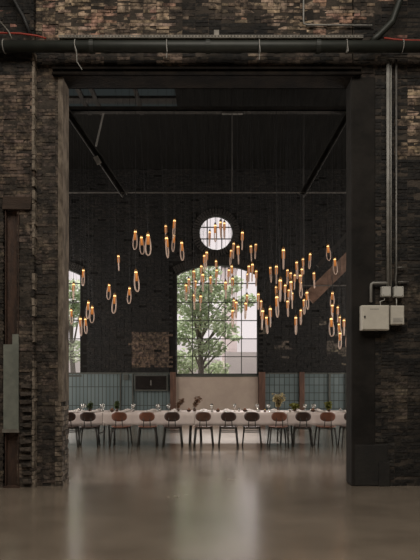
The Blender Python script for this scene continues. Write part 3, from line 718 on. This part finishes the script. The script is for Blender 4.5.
CH = [(66.5,'dark',1,6),(87,'dark',0,4),(119.5,'red',0,-3),(146.5,'red',0,2),(172,'dark',1,0),(203.5,'mid',0,-2),(228.5,'dark',1,1),(252.5,'dark',1,-3),(279,'red',0,2),(304,'dark',0,-4),(327.5,'red',0,3),(352,'dark',0,0)]
DC = 12.72
ordn = ['first','second','third','fourth','fifth','sixth','seventh','eighth','ninth','tenth','eleventh','twelfth']
look = {'dark': 'dark brown oval-backed chair', 'red': 'reddish brown oval-backed chair', 'mid': 'mid brown oval-backed chair'}
protos = {}
for i, (px, kind, hb, rz) in enumerate(CH):
    x = X(px, DC-0.22)
    if (kind, hb) not in protos: t = protos[(kind, hb)] = make_chair('', kind+'chair', hb)
    else: t = copy_tree(protos[(kind, hb)])
    t.location = (x, DC, 0); t.rotation_euler = (0, 0, math.radians(rz))
    extra = ' with under-seat bar' if hb else ''
    t['label'] = look[kind]+extra+', '+(ordn[i]+' from the left pier' if i < 11 else 'last one, mostly behind the right pier')

# ------------------------------------------------------------------ things on the table
TT = TZ+0.004
def wine_glass(loc, label):
    t = thing('wine_glass', label, 'wine glass', loc, 'wine glasses on the table')
    bm = lathe([(0.0,0.0),(0.033,0.001),(0.033,0.003),(0.006,0.008),(0.0045,0.075),(0.012,0.085),(0.032,0.11),(0.036,0.14),(0.030,0.185),(0.0285,0.185),(0.034,0.14),(0.030,0.112),(0.0,0.09)])
    obj('bowl_and_stem', bm, M['clearglass'], t, smooth=True); return t
def simple_copy(src, loc, label, rz=0):
    c = copy_tree(src); c.location = loc; c.rotation_euler = (0,0,rz); c['label'] = label; return c
g0 = p0 = n0 = tmb0 = None
for i, (px, kind, hb, rz) in enumerate(CH):
    for row, yy in ((0, 0.0), (1, 0.53)):
        seat = ordn[i]+' chair from left pier' if i < 11 else 'chair behind the right pier'
        side = 'near' if row == 0 else 'far'
        d = TY0+0.17+yy; x = X(px, DC-0.22)*1.0
        if i == 11 and row == 1: continue
        # plate
        loc = (x+rnd.uniform(-0.02,0.02), d, TT); lab = 'white plate, %s side of the table, opposite the %s' % (side, seat) if row else 'white plate, near side of the table, before the %s' % seat
        if p0 is None:
            p0 = tag(obj('dinner_plate', lathe([(0,0),(0.07,0.001),(0.12,0.014),(0.128,0.018),(0.12,0.018),(0.07,0.007),(0,0.006)], 24), M['porcelain'], None, loc, smooth=True), lab, 'plate', 'dinner plates on the table')
        else: simple_copy(p0, loc, lab)
        # napkin, a crumpled mound
        loc = (x+rnd.uniform(-0.02,0.02), d, TT+0.019); lab = 'crumpled pale napkin, %s side of the table, at the %s' % (side, seat)
        if n0 is None:
            bm = bmesh.new(); r2 = random.Random(4); N = 10; gr = []
            for a in range(N+1):
                gr.append([])
                for b in range(N+1):
                    u = a/N*2-1; v = b/N*2-1; rr2 = math.hypot(u, v)
                    z = max(0.0, 0.035*(1-rr2*0.8))+r2.uniform(-0.006,0.008)+0.010*math.sin(u*7+v*3)
                    gr[a].append(bm.verts.new((u*0.085*(1-0.2*abs(v)), v*0.07, max(0.002, z))))
            for a in range(N):
                for b in range(N): bm.faces.new((gr[a][b], gr[a+1][b], gr[a+1][b+1], gr[a][b+1]))
            bmesh.ops.recalc_face_normals(bm, faces=bm.faces)
            n0 = tag(obj('napkin', bm, M['napkin'], None, loc, smooth=True), lab, 'napkin', 'napkins on the plates')
        else: simple_copy(n0, loc, lab, rnd.uniform(0,6))
        # wine glass
        gx = x+0.17+rnd.uniform(-0.01,0.01)
        if any(abs(gx-X(q,13.4)) < 0.14 for q in (178,194.5,278,295,90,117,329)): gx = x-0.15
        loc = (gx, TY0+0.33+row*0.20+rnd.uniform(-0.015,0.015)-(0.02 if row == 0 else 0), TT); lab = 'clear wine glass, %s side of the table, at the %s' % (side, seat)
        if g0 is None: g0 = wine_glass(loc, lab)
        else: simple_copy(g0, loc, lab)
# candle in amber glass
cd = thing('candle_holder', 'small amber glass candle holder with a lit flame, beside the brown window post', 'candle', (X(265,13.2), 13.2, TT))
obj('glass_cup', lathe([(0,0),(0.028,0),(0.033,0.06),(0.030,0.06),(0.026,0.006),(0,0.006)]), M['amberglass'], cd, smooth=True)
obj('wax', lathe([(0,0.007),(0.022,0.007),(0.022,0.035),(0,0.035)]), M['napkin'], cd)
obj('flame', lathe([(0,0.035),(0.009,0.045),(0.010,0.052),(0.0,0.078)]), glow('candle_flame', (1.0,0.6,0.15), 2.0), cd)
# vases with stems
def stems(name, label, px, d, hgt, spread, lean, m, n, leaf, cat='flower arrangement', dens=14):
    rr = random.Random(int(px*7)); t = thing(name, label, cat, (X(px,d), d, TT), 'plants and dried stems down the table')
    obj('vase', lathe([(0,0),(0.032,0),(0.040,0.03),(0.036,0.06),(0.018,0.08),(0.022,0.09),(0.018,0.09),(0.014,0.08),(0.0,0.02)]), M['vase'], t, smooth=True)
    bs = bmesh.new(); bl = bmesh.new()
    for k in range(n):
        a = rr.uniform(0, 2*PI); r = spread*rr.uniform(0.1, 1); tip = Vector((r*math.cos(a)+lean*hgt, r*math.sin(a)*0.7, hgt*rr.uniform(0.65,1)))
        mid = Vector((tip.x*0.3, tip.y*0.3, tip.z*0.6)); tube(bs, [(0,0,0.03), mid, tip], 0.0025, seg=5)
        for q in range(dens):
            s = rr.uniform(0.12, 1.02); p = mid.lerp(tip, (s-0.4)/0.6) + Vector([rr.uniform(-1,1)*leaf*0.9 for _ in range(3)])
            mm = Matrix.Rotation(rr.uniform(0,6.3),3,'Z') @ Matrix.Rotation(rr.uniform(-1.3,1.3),3,'X'); sz = leaf*rr.uniform(0.5,1.1)
            bl.faces.new([bl.verts.new(p+mm@Vector(c)*sz) for c in ((-1,0,0),(0,0.4,0.1),(1.1,0,0),(0,-0.4,0.1))])
    obj('stems', bs, M['dried'] if m in ('dried','straw') else M['green'], t); obj('leaves', bl, M[m], t); return t
stems('dried_stems', 'dark brown dried stems leaning from a vase, nearest the left brown window post', 178, 13.5, 0.32, 0.06, 0.28, 'dried', 14, 0.040)
stems('dried_stems', 'dark brown dried stems leaning from a vase, above the mid brown chair', 194.5, 13.5, 0.37, 0.06, 0.28, 'dried', 14, 0.040)
stems('potted_flowers', 'tall straw coloured dried flower bunch, above the red chair right of the window', 278, 13.45, 0.44, 0.22, 0.0, 'straw', 44, 0.045, dens=16)
stems('leafy_plant', 'low bright green leafy plant in front of the rusty dado post', 295, 13.4, 0.20, 0.17, 0.0, 'yellowgreen', 22, 0.04)
stems('leafy_plant', 'dark green leafy bunch above the second chair from the left pier', 90, 13.4, 0.22, 0.08, 0.0, 'green', 16, 0.04)
stems('leafy_plant', 'dark green leafy bunch above the third chair from the left pier', 117, 13.4, 0.26, 0.06, -0.05, 'green', 16, 0.04)
stems('leafy_plant', 'yellow green leafy bunch above the last fully visible red chair', 329, 13.4, 0.24, 0.10, 0.0, 'yellowgreen', 20, 0.04)
# small dishes of fruit, bottles and jugs
def bowl(px, d, label):
    t = thing('fruit_bowl', label, 'bowl', (X(px,d), d, TT), 'small fruit bowls on the table')
    obj('bowl', lathe([(0,0),(0.03,0),(0.055,0.03),(0.065,0.05),(0.06,0.05),(0.05,0.032),(0,0.012)]), M['vase'], t, smooth=True); return t
fr_m = lathe([(0,-0.02),(0.014,-0.015),(0.021,0),(0.015,0.014),(0,0.02)], 10); fme = obj('plum', fr_m, M['fruit'], smooth=True); first = True
for px, d, lb in ((112,13.3,'between the second and third chairs'),(189,13.35,'between the two bunches of dried stems'),(218,13.3,'above the gap after the mid brown chair'),(245,13.3,'before the middle window, near the eighth chair'),(313,13.3,'between the tenth and eleventh chairs')):
    bowl(px, d, 'small brown bowl of fruit on the cloth, '+lb)
    for k in range(4):
        o = fme if first else fme.copy()
        if not first: C.objects.link(o)
        first = False
        a = k*PI/2+0.4; r = 0.026 if k < 3 else 0.0
        o.location = (X(px,d)+(0.026*math.cos(a) if k < 3 else 0), d+(0.026*math.sin(a) if k < 3 else 0), TT+(0.048 if k < 3 else 0.078))
        tag(o, ('top' if k == 3 else ('left front', 'left rear', 'right')[k] if 0 else ('top' if k == 3 else ('right rear', 'left rear', 'left front')[k]))+' plum in the bowl '+lb, 'fruit', 'plums in the bowl '+lb)
# glass jug on the right-hand bowls side: tumblers near the middle
tmb = None
for k, (px, d) in enumerate(((80,13.41),(103,13.41),(133,13.41),(160,13.41),(212,13.41),(239,13.41),(259,13.41),(290,13.2),(311,13.41),(340,13.41))):
    lab = 'short clear tumbler on the cloth, '+ordn[k]+' tumbler from the left pier'
    if tmb is None: tmb = tag(obj('tumbler', lathe([(0,0),(0.028,0),(0.034,0.085),(0.031,0.085),(0.026,0.008),(0,0.008)]), M['clearglass'], None, (X(px,d), d, TT), smooth=True), lab, 'glass', 'tumblers on the table')
    else: simple_copy(tmb, (X(px,d), d, TT), lab)

# ------------------------------------------------------------------ black cabinet with screen on the tiled dado, small items there
cb = thing('wall_cabinet', 'black glass-fronted case mounted on the tiled dado left of the window post', 'cabinet', (X(151.5,D3), D3-0.05, Z(391,D3)))
hw = (X(168,D3)-X(135,D3))/2; hh = Z(374.5,D3)-Z(391,D3)
obj('case', bx(-hw, hw, -0.12, 0, 0, hh, bev=0.01), M['frame'], cb)
obj('front', bx(-hw+0.04, hw-0.04, -0.128, -0.12, 0.05, hh-0.05), mat('black_glass', (0.012,0.010,0.009), 0.25), cb)
obj('handle', bx(-0.02, 0.02, -0.145, -0.128, hh*0.35, hh*0.65), M['dimmetal'], cb)
sb = obj('switch_box', bx(X(124,D3), X(129,D3), D3-0.14, D3-0.08, Z(380,D3), Z(374.5,D3)), M['frame']); tag(sb, 'small black switch box at the top of the narrow tiled strip', 'switch box')

# ------------------------------------------------------------------ pendant lamps
def lamp_proto():
    t = thing('pendant_lamp', '', 'pendant lamp')
    # origin at the top of the socket, hangs down 0.42 m
    obj('socket', lathe([(0,0.02),(0.010,0.02),(0.012,0.0),(0.024,-0.012),(0.026,-0.045),(0,-0.045)], 12), M['socket'], t, smooth=True)
    obj('bulb', lathe([(0,-0.04),(0.016,-0.042),(0.027,-0.052),(0.028,-0.072),(0.020,-0.095),(0.008,-0.12),(0.006,-0.17),(0.0,-0.175)], 12), M['bulb'], t, smooth=True)
    obj('glass_sleeve', lathe([(0.027,-0.075),(0.032,-0.09),(0.032,-0.20),(0.027,-0.22),(0.023,-0.22),(0.029,-0.195),(0.029,-0.09),(0.025,-0.075)], 12), M['sleeve_mix'], t, smooth=True)
    pts = []
    for k in range(30):
        a = 2*PI*k/30; zz = -0.235-0.18*math.cos(a)*-1
        wv = math.sin(a); tt = (zz+0.055)/(-0.36)     # 0 top, 1 bottom
        pts.append((0.058*wv*(0.55+0.45*max(0,tt)), 0, zz))
    obj('loop_tube', tb(pts, 0.0125, closed=True, seg=6), M['loop'], t, smooth=True)
    return t
# amber sleeve: glowing glass you can see the bulb through
ms = bpy.data.materials.new('amber_sleeve_glass'); ms.use_nodes = True; n = ms.node_tree.nodes; l = ms.node_tree.links; n.remove(n['Principled BSDF'])
tpn = n.new('ShaderNodeBsdfTransparent'); tpn.inputs[0].default_value = (1.0,0.74,0.46,1); em = n.new('ShaderNodeEmission'); em.inputs[0].default_value = (1.0,0.42,0.14,1); em.inputs[1].default_value = 0.40
mx = n.new('ShaderNodeMixShader'); mx.inputs[0].default_value = 0.55; l.new(tpn.outputs[0], mx.inputs[1]); l.new(em.outputs[0], mx.inputs[2]); l.new(mx.outputs[0], n['Material Output'].inputs[0])
M['sleeve_mix'] = ms
# x, top, bottom on the photograph, turn of the loop (0 = face on)
LP = [(83.5,267,285,40),(73.7,281,299,60),(71,307,320,70),(88.5,299,318,30),(92.3,304,322,10),(80.3,315,335,50),(85.2,316,332,60),
 (118.3,253,269,75),(109.2,282,299,35),(115,292,313,25),(129.7,285,303,20),(135.7,268,291,40),
 (135.5,228,249,25),(141.3,234,254,5),(148,231,255,15),(165.7,223,240,75),(166.3,234,257,70),(174.7,217,237,60),(174,232,251,60),(181.5,239,260,50),
 (209.8,229,246,80),(215.2,222,241,60),(220.3,219,237,80),(224.3,220,238,75),
 (188.8,276,292,80),(185.9,282,300,70),(193.8,268,286,85),(195.5,278,296,75),(194,292,309,80),(201.3,263,281,80),(200.8,293,309,85),
 (206.8,249,268,85),(204.3,252.5,271,80),(202.8,271,291,80),(210.5,274,290,60),(216,258,275,80),(216.9,267,285,80),
 (225.5,279,298,85),(231.3,247.5,263,70),(233.8,240.5,258,80),(237.9,243,263,85),(242.5,229,249,85),(231.6,263,279,55),(232.8,275,294,85),(229,267,284,80),
 (250.8,243,258,85),(255.9,241.5,258,75),(248.8,263,281,85),(252.5,261,281,88),(247.6,271,288,80),(256.2,268,285,85),
 (234,297,315,85),(236.3,299,313,75),(232.8,307,327,70),(247,292,308,85),(245.8,300,314,70),(258.3,291,309,85),(261.2,298,315,85),(262.8,307,329,80),(270.2,305,326,85),(266.2,314,333,65),
 (270.2,264.5,282,78),(276.4,263,283,85),(283.4,246,268,88),(280.3,276,302,88),(276,284,301,85),(276.7,293,318,70),(285.3,282,301,80),
 (287.6,267,283,85),(290.8,270,286,85),(290.8,278,300,78),(289,287,303,82),(292,290,304,80),(287.4,298,315,85),
 (296.5,259,278,80),(302.8,256,273,85),(302,266,283,80),(310.3,251,268,75),(313.8,270,285,70),(295,272,288,80),(300.2,272,291,80),(300.6,279,297,60),
 (306.8,289,309,70),(303.8,297,309,75),(300.8,307,323,80),(295.8,314,334,80),
 (327.7,243,260,10),(334.5,256,274,8),
 (332.5,290,306,30),(332.3,302,321,60),(338,304,320,80),(331,315,336,10),(339.9,314,330,70),(338.8,321,337,60),(344,317,335,80),(340.2,330,344,65),(347.4,331,343,40)]
def cluster(x, y):
    if x < 100: return 'beside the far left window'
    if x < 150 and y > 251: return 'in the scattered group on the left'
    if x < 150: return 'in the trio high on the left'
    if x < 185: return 'between the high trio and the round window'
    if y < 240 and x < 228: return 'in front of the round window'
    if x < 198: return 'over the left edge of the arched window'
    if x < 213: return 'below the left half of the round window'
    if x < 228: return 'over the middle bars of the arched window'
    if x < 240: return 'in the column right of the window middle'
    if x < 257 and y < 290: return 'before the upper right window corner'
    if x < 257: return 'before the right pane column, lower down'
    if x < 272: return 'along the right window jamb'
    if x < 284: return 'just right of the window, outer column'
    if x < 293: return 'in the densest column right of the window'
    if x < 320 and y < 288: return 'upper right of the dense cluster'
    if x < 320: return 'lower right of the dense cluster'
    if y < 280: return 'against the brown timber brace'
    return 'in the tight group by the right pier'
LP = sorted(LP, key=lambda q: q[1])
rank = {}; tot = {}
for q in LP: tot[cluster(q[0], q[1])] = tot.get(cluster(q[0], q[1]), 0)+1
rk = ['highest','second highest','third highest','fourth highest','fifth highest','sixth highest','seventh highest','eighth highest','ninth highest','tenth highest','eleventh highest']
lp0 = lamp_proto(); used = False
wl = {}; placed = []
for (px, y0, y1, rot) in LP:
    hp = max(15.5, min(26, y1-y0)); d = max(9.6, min(13.9, F*0.425/hp)); d += rnd.uniform(-0.15, 0.15)
    for _ in range(300):
        if all(math.hypot(X(px,d)-a, d-b) > 0.20 for a, b in placed): break
        d = max(9.4, min(14.1, d+rnd.uniform(-0.3,0.3)))
    placed.append((X(px,d), d))
    k = cluster(px, y0); r = rank.get(k, 0); rank[k] = r+1
    t = lp0 if not used else copy_tree(lp0); used = True
    loc = P(px, y0+0.5, d); loc.z -= 0.01
    t.location = loc; t.rotation_euler = (math.radians(rnd.uniform(-3,3)), math.radians(rnd.uniform(-5,5)), math.radians(rot*(1 if rnd.random() < .5 else -1)))
    pos = 'lowest' if r == tot[k]-1 and r > 0 else rk[r]
    t['label'] = 'lit amber loop pendant lamp, %s %s' % (pos, k); t['group'] = 'loop pendant lamps over the banquet table'
    # its own flex up to the ceiling
    L = HC-loc.z-0.001
    if 'w' not in wl:
        bm = tb([(0,0,0),(0,0,1)], 0.0022, seg=5); me = bpy.data.meshes.new('cord'); bm.to_mesh(me); bm.free(); me.materials.append(M['wire']); wl['w'] = me
    c = bpy.data.objects.new('cord', wl['w']); C.objects.link(c); c.parent = t; c.scale = (1,1,L)
    c.rotation_mode = 'QUATERNION'; c.rotation_quaternion = t.rotation_euler.to_quaternion().inverted()
